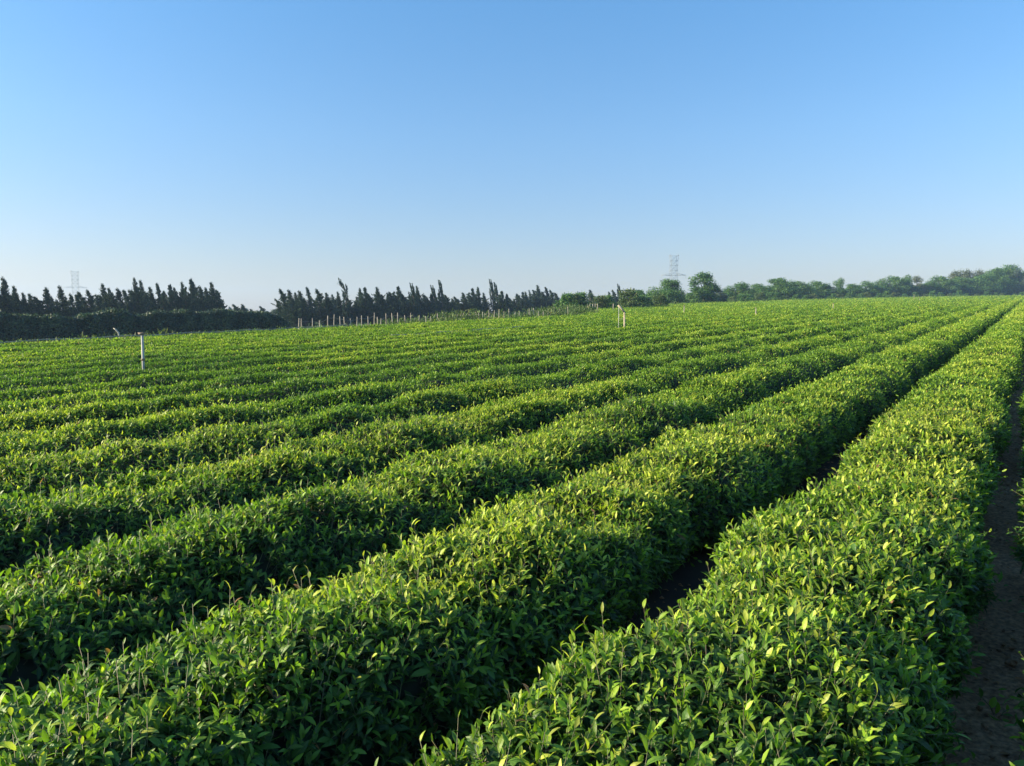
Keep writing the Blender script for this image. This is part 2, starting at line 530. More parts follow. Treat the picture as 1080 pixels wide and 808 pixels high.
def tea_row(k, s0, s1, label, far=False):
    Lc = .83 + PITCH * (k - 1)
    x0, y0 = sl_xy(s0, Lc)
    root = empty("tea_row", (float(x0), float(y0), float(ground(x0, y0))))
    tag(root, label, "tea row", "long rows of clipped tea bushes")
    off = np.array([float(x0), float(y0), float(ground(x0, y0))])
    # solid inner body coloured dark for shade among the leaves, adaptive along s
    s = [s0]
    while s[-1] < s1:
        x, y = sl_xy(s[-1], Lc); r = math.hypot(float(x), float(y))
        s.append(s[-1] + max(.09, r * .012))
    s = np.array(s); ph = np.radians(np.linspace(-118, 118, 25))
    S, PH = np.meshgrid(s, ph, indexing='ij')
    x, y, z, _ = row_point(k, S, PH, .09)
    vis = True
    V = np.stack([x, y, z], -1).reshape(-1, 3) - off
    nl = len(ph); i, j = np.meshgrid(np.arange(len(s) - 1), np.arange(nl - 1), indexing='ij'); i = i.ravel(); j = j.ravel()
    F = np.stack([i * nl + j, (i + 1) * nl + j, (i + 1) * nl + j + 1, i * nl + j + 1], -1)
    ends = [np.array([[0 + q, q + 1, nl - 2 - q, nl - 1 - q] for q in range(nl // 2)]), np.array([[(len(s) - 1) * nl + q, (len(s) - 1) * nl + q + 1, len(s) * nl - 2 - q, len(s) * nl - 1 - q][::-1] for q in range(nl // 2)])]
    np_mesh("shaded_core", V, [F] + ends, M_core, root, smooth_sh=True)
    # shoots
    bags = {0: Bag(), 2: Bag()}; stems = Bag()
    dens0 = 360.0; per = 2.3
    for a, b in zip(np.geomspace(1, max(2, s1 - s0 + 1), 40)[:-1] + s0 - 1, np.geomspace(1, max(2, s1 - s0 + 1), 40)[1:] + s0 - 1):
        xm, ym = sl_xy((a + b) / 2, Lc); xa, ya = sl_xy(a, Lc); xb, yb = sl_xy(b, Lc)
        rmin = max(.8, min(math.hypot(xa, ya), math.hypot(xb, yb), math.hypot(xm, ym)))
        if a < 0 < b: rmin = max(.8, abs(Lc))
        sc_max = min(5.0, max(1, (rmin / LOD) ** .66))
        n = int(dens0 * (1.45 if rmin < 5 else 1.15 if rmin < 9 else 1) * per * (b - a) / sc_max ** 2)
        if n <= 0: continue
        s = rng.uniform(a, b, n)
        ph = sample_phi(n)
        x, y, z, l = row_point(k, s, ph, .02)
        sc = np.clip((np.hypot(x, y) / LOD) ** .66, 1, 5.0)
        x, y, z, l = row_point(k, s, ph, .02 + .035 * (sc - 1))      # bigger far clumps sit a little deeper
        r = np.hypot(x, y)
        sc = np.clip((r / LOD) ** .66, 1, 5.0)
        keep = rng.uniform(0, 1, n) < (sc_max / sc) ** 2
        if k > 0: keep &= ~((ph > np.radians(70)) & (rng.uniform(0, 1, n) < (.6 if r.min() < 10 else .85)))
        keep &= in_view(x, y)
        s, ph, x, y, z, l, r, sc = [q[keep] for q in (s, ph, x, y, z, l, r, sc)]
        n = len(s)
        if n == 0: continue
        P = np.stack([x, y, z], -1); nr = rnormal(k, s, ph)
        near = float(r.min()) < 12
        topness = np.clip(nr[:, 2], 0, 1)
        nvec = rng.normal(0, 1, (n, 3))
        d = unit(nr * .55 + np.array([0, 0, .75]) * (.35 + .65 * topness)[:, None] + nvec * .33 + np.array([.10, -.02, 0]))
        length = rng.uniform(.05, .125, n) * (1 + (rng.uniform(0, 1, n) < .16) * rng.uniform(.5, 1.6, n)) * (.75 + .25 * topness) * sc ** .75
        patch = fbm(x / 2.3, y / 2.3, 5, 2); patch2 = fbm(x / .7, y / .7, 8, 2)
        vig = np.clip((.74 if k <= 2 else .62) + .55 * patch + .35 * patch2 + rng.normal(0, .16, n), 0, 1)     # how many young yellow leaves
        nlv = 6 if near else 3
        for q in range(nlv):
            t = (q + .6) / nlv
            ang = q * 2.4 + rng.uniform(0, 6.28, n) * (1 if q == 0 else 0)
            if q == 0: a0 = ang
            ang = a0 + q * 2.4 + rng.normal(0, .25, n)
            ref = unit(np.cross(d, np.array([.31, .22, .92]) + 0 * d)); r2 = np.cross(d, ref)
            rad = ref * np.cos(ang)[:, None] + r2 * np.sin(ang)[:, None]
            open_ = (1.25 - .95 * t + rng.normal(0, .22, n))
            open_ = np.clip(open_, .15, 1.5)[:, None]
            ld = d * np.cos(open_) + rad * np.sin(open_)
            un = d * np.sin(open_) - rad * np.cos(open_)
            ln = (.074 - .032 * t) * rng.uniform(.65, 1.3, n) * sc
            wd = ln * rng.uniform(.27, .41, n) * (1 if near else 1.15)
            base = P + d * (length * (t * 1.0 - .25))[:, None]
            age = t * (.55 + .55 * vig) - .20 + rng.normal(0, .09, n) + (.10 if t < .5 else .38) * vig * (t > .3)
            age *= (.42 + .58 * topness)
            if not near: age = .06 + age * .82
            rn = rng.uniform(0, 1, n)
            if near:
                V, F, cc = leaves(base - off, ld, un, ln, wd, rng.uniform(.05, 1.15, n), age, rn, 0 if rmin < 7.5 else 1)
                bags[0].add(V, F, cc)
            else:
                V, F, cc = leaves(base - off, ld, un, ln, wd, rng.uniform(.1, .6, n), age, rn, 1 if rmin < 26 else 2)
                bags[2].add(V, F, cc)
        if rmin < 9:
            V, F = prisms(P - off - d * .08, P - off + d * (length * .74)[:, None], .0022, .0010, 3); stems.add(V, F)
        if rmin < 8:                    # bare twigs left by plucking
            kk = rng.uniform(0, 1, n) < .07; dd = unit(d[kk] + rng.normal(0, .5, (int(kk.sum()), 3)))
            V, F = prisms(P[kk] - off - dd * .06, P[kk] - off + dd * rng.uniform(.01, .07, (len(dd), 1)), .0026, .0018, 3); stems.add(V, F)
        # larger mature leaves filling the surface
        m = int(n * (2.0 if near else .8))
        ii = rng.integers(0, n, m)
        Pm = P[ii] + rng.normal(0, .03, (m, 3)) * sc[ii, None] - nr[ii] * (rng.uniform(0, .085, m) * 1.0)[:, None]
        dm = unit(rng.normal(0, 1, (m, 3)) * .8 + nr[ii] * .35 + np.array([0, 0, -.1]))
        um = unit(nr[ii] + np.array([0, 0, .6]) + rng.normal(0, .3, (m, 3)))
        ln = rng.uniform(.055, .095, m) * sc[ii]
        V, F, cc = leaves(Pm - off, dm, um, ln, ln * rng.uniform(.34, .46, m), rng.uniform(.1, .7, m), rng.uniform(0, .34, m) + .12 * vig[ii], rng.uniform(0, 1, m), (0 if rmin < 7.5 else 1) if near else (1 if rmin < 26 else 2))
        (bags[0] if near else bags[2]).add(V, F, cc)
    if bags[0].n and bags[2].n:       # one foliage mesh per row
        for q, (bg_) in enumerate([bags[2]]):
            base = bags[0].n
            bags[0].v += bg_.v; bags[0].c += bg_.c
            bags[0].f3 += [f + base for f in bg_.f3]; bags[0].f4 += [f + base for f in bg_.f4]; bags[0].n += bg_.n
        bags[0].build("foliage", M_tea, root)
    elif bags[0].n: bags[0].build("foliage", M_tea, root)
    else: bags[2].build("foliage", M_tea_far, root)
    if stems.n: stems.build("green_stems", M_stem, root)
    return root


ORD = ["zeroth", "first", "second", "third", "fourth", "fifth", "sixth", "seventh", "eighth", "ninth", "tenth", "eleventh", "twelfth", "thirteenth",
       "fourteenth", "fifteenth", "sixteenth", "seventeenth", "eighteenth", "nineteenth", "twentieth", "twenty-first", "twenty-second", "twenty-third",
       "twenty-fourth", "twenty-fifth", "twenty-sixth", "twenty-seventh", "twenty-eighth", "twenty-ninth", "thirtieth", "thirty-first", "thirty-second",
       "thirty-third", "thirty-fourth", "thirty-fifth", "thirty-sixth", "thirty-seventh", "thirty-eighth", "thirty-ninth", "fortieth"]
SEND = 325.0
special = {1: "broad bright green tea row left of the bare soil path",
           2: "tea row second from the soil path with a deep dark furrow before it",
           }
for k in range(1, 33):
    if k <= 19: s0 = max(-1.2, (.83 + PITCH * (k - 1)) * .30 - 1.5)
    elif k <= 24: s0 = 57 + (k - 20) * 2.0
    else: s0 = 68 + (k - 25) * 3.2
    if k in special: lab = special[k]
    elif k <= 19: lab = "%s clipped tea row counted leftwards from the soil path" % ORD[k]
    else: lab = "short far tea row starting past the stake fence, %s from the path" % ORD[k]
    if k == 19: lab = "outermost tea row beside the pale pipe and dark hedge, nineteenth from path"
    tea_row(k, s0, SEND + 4 * math.sin(k * 1.7), lab)
tea_row(0, -.5, SEND, "tea row at the right frame edge, across the bare soil path")

# ------------------------------------------------------------------ litter on the path, sprig
b = Bag()
n = 520
s = rng.uniform(.8, 12, n); l = rng.uniform(-.4, .5, n) + np.where(np.arange(n) > 260, 1.62, 0); x, y = sl_xy(s, l)
P = np.stack([x, y, ground(x, y) + np.where(l > 1, .006, .05)], -1)
V, F, cc = leaves(P, unit(rng.normal(0, 1, (n, 3)) * np.array([1, 1, .25])), np.tile([0, 0, 1.], (n, 1)) + rng.normal(0, .3, (n, 3)), rng.uniform(.03, .06, n), rng.uniform(.012, .024, n), rng.uniform(0, .9, n), rng.uniform(0, .5, n), np.where(rng.uniform(0, 1, n) < .75, 1.0, .4), 0)
b.add(V, F, cc)
tag(b.build("fallen_leaves", M_tea), "scattered dry brown leaves lying on the dark soil between rows", "leaf litter", None, "stuff")
b = Bag()
n = 2200
s = rng.uniform(.8, 16, n); l = rng.uniform(-.45, .5, n) + np.where(np.arange(n) > 1300, 1.62, 0); x, y = sl_xy(s, l); rd = rng.uniform(.005, .012, n) + rng.exponential(.004, n)
oct_ = np.array([[1, 0, 0], [-1, 0, 0], [0, 1, 0], [0, -1, 0], [0, 0, 1], [0, 0, -1]], float)
jit = oct_[None] * rng.uniform(.6, 1.3, (n, 6, 1)) + rng.normal(0, .12, (n, 6, 3))
V = np.stack([x, y, ground(x, y) + np.where(l > 1, 0, .045) + rd * .2], -1)[:, None] + jit * rd[:, None, None] * np.array([1, 1, .7])
Fo = np.array([[0, 2, 4], [2, 1, 4], [1, 3, 4], [3, 0, 4], [2, 0, 5], [1, 2, 5], [3, 1, 5], [0, 3, 5]])
b.add(V.reshape(-1, 3), (np.arange(n) * 6)[:, None, None].repeat(8, 1).reshape(n, 8, 1) * np.ones((1, 1, 3), int) + Fo[None] if False else ((np.arange(n) * 6)[:, None, None] + Fo[None]).reshape(-1, 3))
tag(b.build("soil_clods", M_soil, sm=True), "small crumbly soil clods strewn along the bare path", "soil clods", None, "stuff")


def sprig(loc, label, specs, rz=0):
    root = empty("tea_sprig", loc, rz)
    tag(root, label, "tea sprig", "tea sprigs on the soil path")
    st = Bag(); lf = Bag()
    for (tip, base_r, lv) in specs:
        tip = np.array(tip, float); pts = np.array([[0, 0, -.03], tip * .35 + [0, 0, .01], tip * .7 + [0, 0, .012], tip])
        tube(st, pts, np.linspace(base_r, base_r * .45, 4), 6)
        for (t, dr, ln, wd, age) in lv:
            p = tip * t; dr = np.array(dr, float)
            V, F, cc = leaves(p[None], dr[None], np.array([[.15, -.45, .8]]), np.array([ln]), np.array([wd]), np.array([.25]), np.array([age]), np.array([.6]), 0)
            lf.add(V, F, cc)
    st.build("stem", M_stem, root); lf.build("leaves", M_tea, root)
    return root


def on_path(px, py, dz=.03):
    """ground point under a pixel, near the camera"""
    f = 780.0; ph = math.atan(69 / 780.0)
    Xc = (px - 540) / f; Yc = -(py - 404) / f
    dd = np.array([Xc, math.cos(ph) + Yc * math.sin(ph), -math.sin(ph) + Yc * math.cos(ph)])
    t = -EYE / (dd[2] - PLA * dd[0] - PLB * dd[1])
    return (dd[0] * t, dd[1] * t, float(ground(dd[0] * t, dd[1] * t)) + dz)


x, y, z = on_path(1052, 762)
sprig((x, y, z), "low sprig with rounded bright leaves sticking out over the soil path",
      [((-.10, .03, .11), .0035, [(1, (-.8, .2, .25), .075, .030, .5), (.75, (-.1, 0, 1), .060, .036, .35), (.35, (.5, .1, .9), .065, .036, .72), (.1, (.1, -.2, 1), .07, .034, .75), (.55, (-.9, -.3, .1), .05, .024, .3)]),
       ((.06, -.02, .05), .003, [(1, (.8, 0, .4), .045, .018, .6), (.6, (.3, .3, .8), .04, .018, .7), (.3, (.4, -.6, .3), .05, .022, .3)])])
x, y, z = on_path(1078, 745)
sprig((x, y, z), "tiny weak sprig beside the low rounded-leaf sprig on the soil path",
      [((.04, .0, .06), .0028, [(1, (.6, 0, .5), .05, .02, .4), (.7, (-.6, .3, .5), .045, .02, .35), (.4, (.1, -.6, .3), .05, .022, .3)])])

# ------------------------------------------------------------------ irrigation risers, pipes, boards


def mesh_tube(name, pts, r, mat, parent, k=10):
    bb = Bag(); tube(bb, pts, r, k); return bb.build(name, mat, parent, sm=False)


def riser(s, L, h, label, M_pvc=M_pvc):
    x, y = sl_xy(s, L); z = float(ground(x, y))
    root = empty("irrigation_riser", (float(x), float(y), z))
    tag(root, label, "irrigation riser", "irrigation risers in one line through the tea")
    mesh_tube("pipe", [(0, 0, -.05), (0, 0, h * .5), (.006, 0, h)], .028, M_pvc, root, 14)
    mesh_tube("cap", [(-.008, 0, h - .012), (-.008, 0, h + .012), (-.008, 0, h + .03)], [.062, .066, .045], M_rust, root, 14)
    mesh_tube("cap_bar", [(-.09, 0, h + .022), (.12, .02, h + .026)], .011, M_rust, root, 6)
    mesh_tube("clamp", [(0, 0, h * .60), (0, 0, h * .63)], .042, M_rust, root, 12)
    return root


riser(8.75, 16.2, 1.47, "grey-white upright irrigation pipe with flat cap, nearest the camera on the left")
x, y, z = at_line(656.5, 16.2)
root = empty("irrigation_stand", (float(x), float(y), z))
tag(root, "leaning pale wooden irrigation stand with slanting brace in the mid field", "irrigation stand")
mesh_tube("post", [(.09, 0, -.05), (.085, 0, .7), (.07, 0, 1.42)], .042, M_wood, root, 8)
mesh_tube("thin_post", [(-.20, 0, -.05), (-.20, 0, 1.70)], .014, M_pvc, root, 6)
mesh_tube("brace", [(-.24, 0, 1.76), (-.08, 0, 1.60), (.10, 0, 1.40)], .046, M_wood, root, 8)
mesh_tube("cross_wire", [(-.20, 0, 1.05), (.08, 0, 1.15)], .008, M_wire, root, 5)
def at_s(px, L=16.2):
    x, y, z = at_line(px, L); return x * D[0] + y * D[1]


for s_, lab in ((at_s(796), "faint tan irrigation riser standing beyond the leaning wooden stand"),
                (at_s(877), "distant short irrigation riser at right before the broadleaf trees"),
                (145.0, "farthest small irrigation riser near the converging rows")):
    riser(s_, 16.2, 1.25, lab, M_post)
riser(170.0, 20.0, 1.9, "pale far riser left of the farthest rows, by the thicket", M_post)
riser(60.0, 24.3, 1.35, "small pale riser in the tea below the pylon", M_post)


def pipe_line(s0, s1, L, zc, label, mat=M_hose, r=.028):
    xa, ya = sl_xy(s0, L); root = empty("irrigation_pipe", (float(xa), float(ya), float(ground(xa, ya))))
    tag(root, label, "pipe")
    ss = np.arange(s0, s1 + .1, .6); x, y = sl_xy(ss, L + .03 * np.sin(ss * .7)); z = ground(x, y) + zc - .018 * np.abs(np.sin((ss - s0) * math.pi / 3.0)) + .01 * np.sin(ss * 2.1)
    o0 = np.array(root.location)
    bb = Bag(); tube(bb, np.stack([x, y, z], -1) - o0, r, 8); bb.build("pipe", mat, root)
    for s_ in np.arange(s0 + .05, s1, 3.0):
        x, y = sl_xy(s_, L + .05); g0 = float(ground(x, y))
        p = np.array([float(x), float(y), g0]) - o0
        mesh_tube("stake", [p + [0, 0, -.05], p + [0, 0, zc + .05]], .016, M_post, root, 6)


pipe_line(7, 29, 31.0, .80, "pale pipe running along the outer tea row below the dark hedge")
pipe_line(21.5, 31, 20.98, .74, "thin pale pipe lying in a mid-field furrow before the stake fence")

x, y, z = at_line(124, 32.2)
root = empty("leaning_board", (x, y, z)); tag(root, "short pale board leaning at the foot of the dark hedge", "board")
bb = Bag(); tube(bb, [(-.13, 0, 1.10), (-.04, .0, 1.04), (.07, .02, .90), (.11, .03, .5), (.12, .03, -.05)], [.02, .035, .04, .02, .02], 6); bb.build("board", M_board, root)

# ------------------------------------------------------------------ stake fence
fpx = [315.5, 318.5, 330.2, 338, 346.2, 352.5, 359.7, 364.2, 371, 376.8, 382, 389, 395, 399, 402, 407.8, 414.5, 420, 428, 434, 442, 449.8, 454, 461.8, 468, 474, 482, 485.5, 488.4, 491.8, 494.7, 498.3, 502, 505, 509, 512, 516, 521, 526, 532, 537, 543, 548, 553, 558, 563, 568, 573, 578, 584, 590, 596, 599]
x0, y0, z0 = at_line(fpx[0], 33.5)
root = empty("stake_fence", (x0, y0, z0)); tag(root, "row of short pale wooden stakes along the far edge of the tea", "fence")
o0 = np.array([x0, y0, z0]); tops = []
for i_, px in enumerate(fpx):
    x, y, z = at_line(px, 33.5 + random.uniform(-.5, .5)); h = random.uniform(1.0, 1.38)
    p = np.array([x, y, z]) - o0; dx = random.uniform(-.05, .05)
    mesh_tube("stake", [p + [0, 0, -.1], p + [dx * .4, 0, h * .6], p + [dx, 0, h]], [.034, .03, .024], M_post, root, 6)
    tops.append(p + [dx * .8, 0, h * .86])
bb = Bag(); tube(bb, tops, .004, 4); bb.build("wire", M_wire, root)
# a few taller stakes of the row under the trees on the right
x0, y0, z0 = at(619, 76)
root = empty("stake_fence", (x0, y0, z0)); tag(root, "short cluster of pale stakes under the round dark bush mid-horizon", "fence")
o0 = np.array([x0, y0, z0])
for px in (619, 621.5, 624.5, 627, 629.5, 646):
    x, y, z = at(px, 76); p = np.array([x, y, z]) - o0
    mesh_tube("stake", [p + [0, 0, -.1], p + [.03, 0, 1.5]], .045, M_post, root, 6)


# ------------------------------------------------------------------ trees
def cards(bag, P, d, up, ln, wd, age):
    n = len(P)
    V, F, cc = leaves(P, d, up, ln, wd, np.full(n, .15), age, rng.uniform(0, .99, n), 2)
    bag.add(V, F, cc)


def cypress(h, w, lean, hook, slim=False, seed=0, spires=3):
    """trunk + crown meshes of a wind-shaped cypress, origin at its foot; it leans to -X"""
    r = np.random.default_rng(seed)
    root = empty("cypress", (0, 0, 0))
    tk = Bag(); cr = Bag()
    leaders = [(0, 0, 0., h, w, 0)]
    if not slim:
        for q in range(spires):      # side leaders that turn upwards
            a = r.uniform(0, 6.28); leaders.append((math.cos(a) * w * r.uniform(.3, .75), math.sin(a) * w * .5, h * r.uniform(.15, .35), h * r.uniform(.52, .86), w * r.uniform(.28, .42), 1))
    for (ox, oy, zb, hh, ww, side) in leaders:
        def axis(t):
            t = np.asarray(t, float)
            zz = zb + (hh - zb) * t
            k0 = np.clip(t * 3, 0, 1) if side else 1.0
            return np.stack([ox * k0 - lean * zz * (zz / h) ** .5 + (.06 * math.sin(seed) * np.sin(t * 5 + seed) * w) - hook * np.clip(t - .80, 0, 1) ** 1.4 * h * (.55 if slim else .38), oy * k0 + 0 * t, zz], -1)
        tt = np.linspace(0, .97, 9)
        tube(tk, axis(tt), (.13 if not side else .05) * (1 - tt) + .012, 6)
        nb = 40 if slim else (84 if not side else 34)
        for q in range(nb):
            tb = r.uniform(.06, .95) ** .9
            if slim: R = ww * (1 - tb) ** .55
            else: R = ww * (1 - tb) ** 1.05 * (1.15 + .35 * min(1, tb * 3.5)) + .04
            az = r.uniform(0, 2 * math.pi)
            ln = R * (r.uniform(.55, 1.1) if r.uniform() > .12 else r.uniform(1.1, 1.6))
            up = math.radians(r.uniform(22, 58) + 18 * tb)
            base = axis(np.array([tb]))[0]
            dv = np.array([math.cos(az) * math.cos(up) - .14, math.sin(az) * math.cos(up), math.sin(up)])
            if slim:
                ln = h * .12; base = base + np.array([math.cos(az), math.sin(az), 0]) * R * .3; dv = np.array([dv[0] * .15 - .05, dv[1] * .15, 1])
            m = int(62 * ln / .9) + 10
            t = r.uniform(.0, 1, m) ** .8
            sp = .12 * (1.1 - t)[:, None] * (1.1 - .85 * tb) + .02
            P = base + dv * (ln * t)[:, None] + np.array([-.03, 0, .22 * ln]) * (t ** 2)[:, None] + r.normal(0, 1, (m, 3)) * sp * (.6 if slim else 1)
            dd = unit(dv * (1 - .7 * tb) + np.array([-.12, 0, .45 + 1.2 * tb]) + r.normal(0, .38, (m, 3)) * (1.1 - .9 * tb))
            cards(cr, P, dd, r.normal(0, 1, (m, 3)), r.uniform(.12, .26, m), r.uniform(.045, .085, m), r.uniform(.0, .75, m) + .3 * t)
            if q % 3 == 0: tube(tk, np.array([base, base + dv * ln * .7]), [.025, .01], 4, caps=False)
        m = 1700 if not (slim or side) else 260      # fill around the trunk
        t = r.uniform(.10, .99, m) ** 1.1; R = (ww * (.40 + .22 * np.clip(.6 - t, 0, 1)) * (1 - t) + .02)
        P = axis(t) + r.normal(0, 1, (m, 3)) * np.stack([R, R, R * 0 + .08], -1) * .8
        cards(cr, P, unit(np.array([-.1, 0, 1.]) + r.normal(0, .4, (m, 3))), r.normal(0, 1, (m, 3)), r.uniform(.14, .30, m), r.uniform(.05, .11, m) * (1.2 - t), r.uniform(0, .6, m))
    tk.build("trunk", M_bark, root, sm=True); cr.build("crown", M_cyp, root)
    return root


def broadleaf(h, w, seed, mat, leaf=.32, nl=15, dens=1.0, name="broadleaf_tree", trunk_h=.12, open_=0.0):
    nl = int(nl * 2.3); leaf = leaf * .85
    r = np.random.default_rng(seed)
    root = empty(name, (0, 0, 0))
    tk = Bag(); cr = Bag()
    tr = .035 * h
    tube(tk, [(0, 0, -.3), (.02 * h, 0, h * trunk_h), (0, .02 * h, h * .45), (.01 * h, 0, h * .75)], [tr, tr * .8, tr * .5, tr * .2], 8)
    for q in range(nl):
        zc = r.uniform(trunk_h * .5, .86); az = r.uniform(0, 6.28)
        prof = math.sin(min(1, (zc - trunk_h * .45) / (1 - trunk_h * .45) * .95 + .12) * math.pi) ** .6
        rad = w * .5 * prof * r.uniform(.15, .78)
        c = np.array([math.cos(az) * rad, math.sin(az) * rad, zc * h])
        if q % 2 == 1: zc = r.uniform(.08, .50); c = np.array([math.cos(az), math.sin(az), 0]) * w * r.uniform(.10, .42) + np.array([0, 0, zc * h])
        if q == 0: c = np.array([0, 0, h * .84])
        R = np.array([1, 1, .85]) * r.uniform(.09, .19) * (w + h) * .5
        c[2] = min(c[2], h - R[2] * .8)
        tube(tk, np.array([[0, 0, h * max(trunk_h, zc * .5)], c * [.6, .6, 1] - [0, 0, R[2] * .4], c]), [tr * .35, tr * .2, tr * .08], 5, caps=False)
        m = int(dens * 330 * (R[0] / leaf) ** 2 / 12) + 40
        u = unit(r.normal(0, 1, (m, 3))); rr_ = r.uniform(.45, 1.05, m) ** .5
        bump = 1 + .34 * np.sin(u[:, 0] * 5 + q) * np.sin(u[:, 1] * 6 + 2 * q) + .16 * np.sin(u[:, 2] * 11 + q)
        P = c + u * R * (rr_ * bump)[:, None]
        P[:, 2] = np.maximum(P[:, 2], .15)
        keep = r.uniform(0, 1, m) > open_
        P = P[keep]; u = u[keep]; m = len(P)
        cards(cr, P, unit(np.cross(u, r.normal(0, 1, (m, 3))) + u * .4), unit(u + r.normal(0, .45, (m, 3))), r.uniform(.7, 1.3, m) * leaf, r.uniform(.5, .85, m) * leaf, np.clip(.45 + .35 * r.normal(0, 1, m) * .6 + .3 * (r.uniform() - .5), 0, 1))
        m2 = m // 12                    # sprays sticking out of the outline
        u2 = unit(r.normal(0, 1, (m2, 3)) + [0, 0, .5]); P2 = c + u2 * R * r.uniform(1.0, 1.35, m2)[:, None]; P2[:, 2] = np.maximum(P2[:, 2], .15)
        cards(cr, P2, u2, r.normal(0, 1, (m2, 3)), r.uniform(.7, 1.2, m2) * leaf, r.uniform(.4, .7, m2) * leaf, r.uniform(.3, 1, m2))
    tk.build("trunk", M_bark, root, sm=True); cr.build("crown", mat, root)
    return root


used = set()


def plant(proto, loc, rz, sc, label, cat, group, mat=None):
    if proto.name not in used:
        used.add(proto.name); o = proto
    else:
        o = proto.copy(); C.objects.link(o)
        for ch in proto.children:
            c = ch.copy(); C.objects.link(c); c.parent = o
    o.location = loc; o.rotation_euler = (0, 0, rz); o.scale = sc
    tag(o, label, cat, group)
    return o


CH = 8.0
cyp = [cypress(CH, 1.35, .05, .35, seed=1), cypress(CH, 1.15, .03, .2, seed=2, spires=4), cypress(CH, 1.4, .08, .5, seed=3),
       cypress(CH, 1.3, .04, .3, seed=4, spires=5), cypress(CH, 1.5, .02, .15, seed=5, spires=4), cypress(CH, 1.0, .07, .45, seed=6, spires=2),
       cypress(CH, 1.25, .05, .3, seed=12, spires=3)]
for k, c in enumerate(cyp): c["ph"] = CH
slim = cypress(CH, .85, .06, .2, slim=True, seed=8)
bent = cypress(CH, .95, .03, 1.5, slim=True, seed=9)

TIPS = [
    ("left windbreak above the long hedge", 76, [(-34, 296), (-24, 300), (-13, 294), (-5, 302), (1, 296), (9, 293), (14, 305), (21, 302), (30, 309), (39, 310), (46, 313), (51, 303.5), (58, 312), (64, 318), (69, 302), (78, 310), (86, 311), (92, 308), (101, 306), (107, 311), (113, 300), (119, 304), (124, 309), (129, 304.5), (137, 306), (142, 307), (146, 294), (152, 296), (157, 308), (163, 303), (170, 299), (175, 307), (180, 300), (188, 304), (192, 307), (196, 298), (202, 294), (209, 297), (215, 302), (221, 304), (227, 298), (234, 306)]),
    ("low gap right of the long hedge", 100, [(254, 321), (260, 321), (270, 326), (281, 323)]),
    ("middle windbreak behind the stakes", 76, [(303, 305), (309, 306), (315, 309), (320, 307), (328, 303), (341, 305), (348, 309), (353, 311), (359, 308), (363, 299, 'b'), (372, 313), (380, 304), (385, 303), (390, 309), (394, 310), (401, 303), (406, 311), (411, 309), (416, 308), (420, 302), (425, 306), (429, 310), (433, 312), (437, 302, 's'), (439, 312), (442, 302), (448, 311), (452, 313), (456, 310), (459, 304, 's'), (463, 309), (466, 299, 's'), (470, 310), (474, 311), (480, 315), (485, 313), (491, 309), (498, 304), (504, 303), (512, 309), (519, 298, 's'), (524, 301, 's'), (529, 307), (535, 310), (541, 314), (546, 310), (551, 308), (556, 308), (561, 311), (565, 306), (569, 301), (574, 308), (578, 303), (584, 306), (589, 309), (594, 311)]),
    ("short dark clump left of the leaning stand", 76, [(643, 308), (648, 306), (653, 302, 's'), (657, 311)]),
    ("round bush clump mid-horizon", 72, [(618, 315), (624, 306)]),
]
for gname, L, tips in TIPS:
    n = len(tips)
    for i_, tp in enumerate(tips):
        px, py = tp[0], tp[1]
        LLx = L + random.uniform(-2.5, 2.5)
        x, y, z = at_line(px, LLx)
        ztop = EYE + (335 - py) / 780.0 * y
        kind = tp[2] if len(tp) > 2 else ''
        pr = bent if kind == 'b' else slim if kind == 's' else cyp[(i_ * 5 + int(px)) % 7]
        hgt = ztop - z
        shz = hgt / CH; wsc = random.uniform(1.15, 1.6) * (y / 95.0) ** .35
        # the leaning tip ends left of the foot: shift the foot to the right
        shift = (.07 if kind != 'b' else .10) * hgt
        rz = random.uniform(-.35, .35)
        nb = ["ragged", "dense", "wispy", "bushy", "lean", "dark"][i_ % 6]
        tall = "tall" if (py < 302) else ("low" if py > 309 else "mid-height")
        if kind == 'b': lab = "narrow cypress column with its tip curved over to the left"
        elif kind == 's': lab = "narrow column-shaped cypress, %s tree of the %s" % (ORD[i_ + 1] if i_ < 40 else ORD[n - i_] + " from right", gname)
        else:
            pos = ("%s from left" % ORD[i_ + 1]) if i_ < n / 2 else (("%s from right" % ORD[n - i_]) if i_ < n - 1 else "rightmost")
            lab = "%s wind-bent cypress, %s in the %s" % (tall, pos, gname)
        plant(pr, (x + shift, y, z), rz, (wsc, wsc, shz), lab, "cypress", "cypresses of the windbreak")

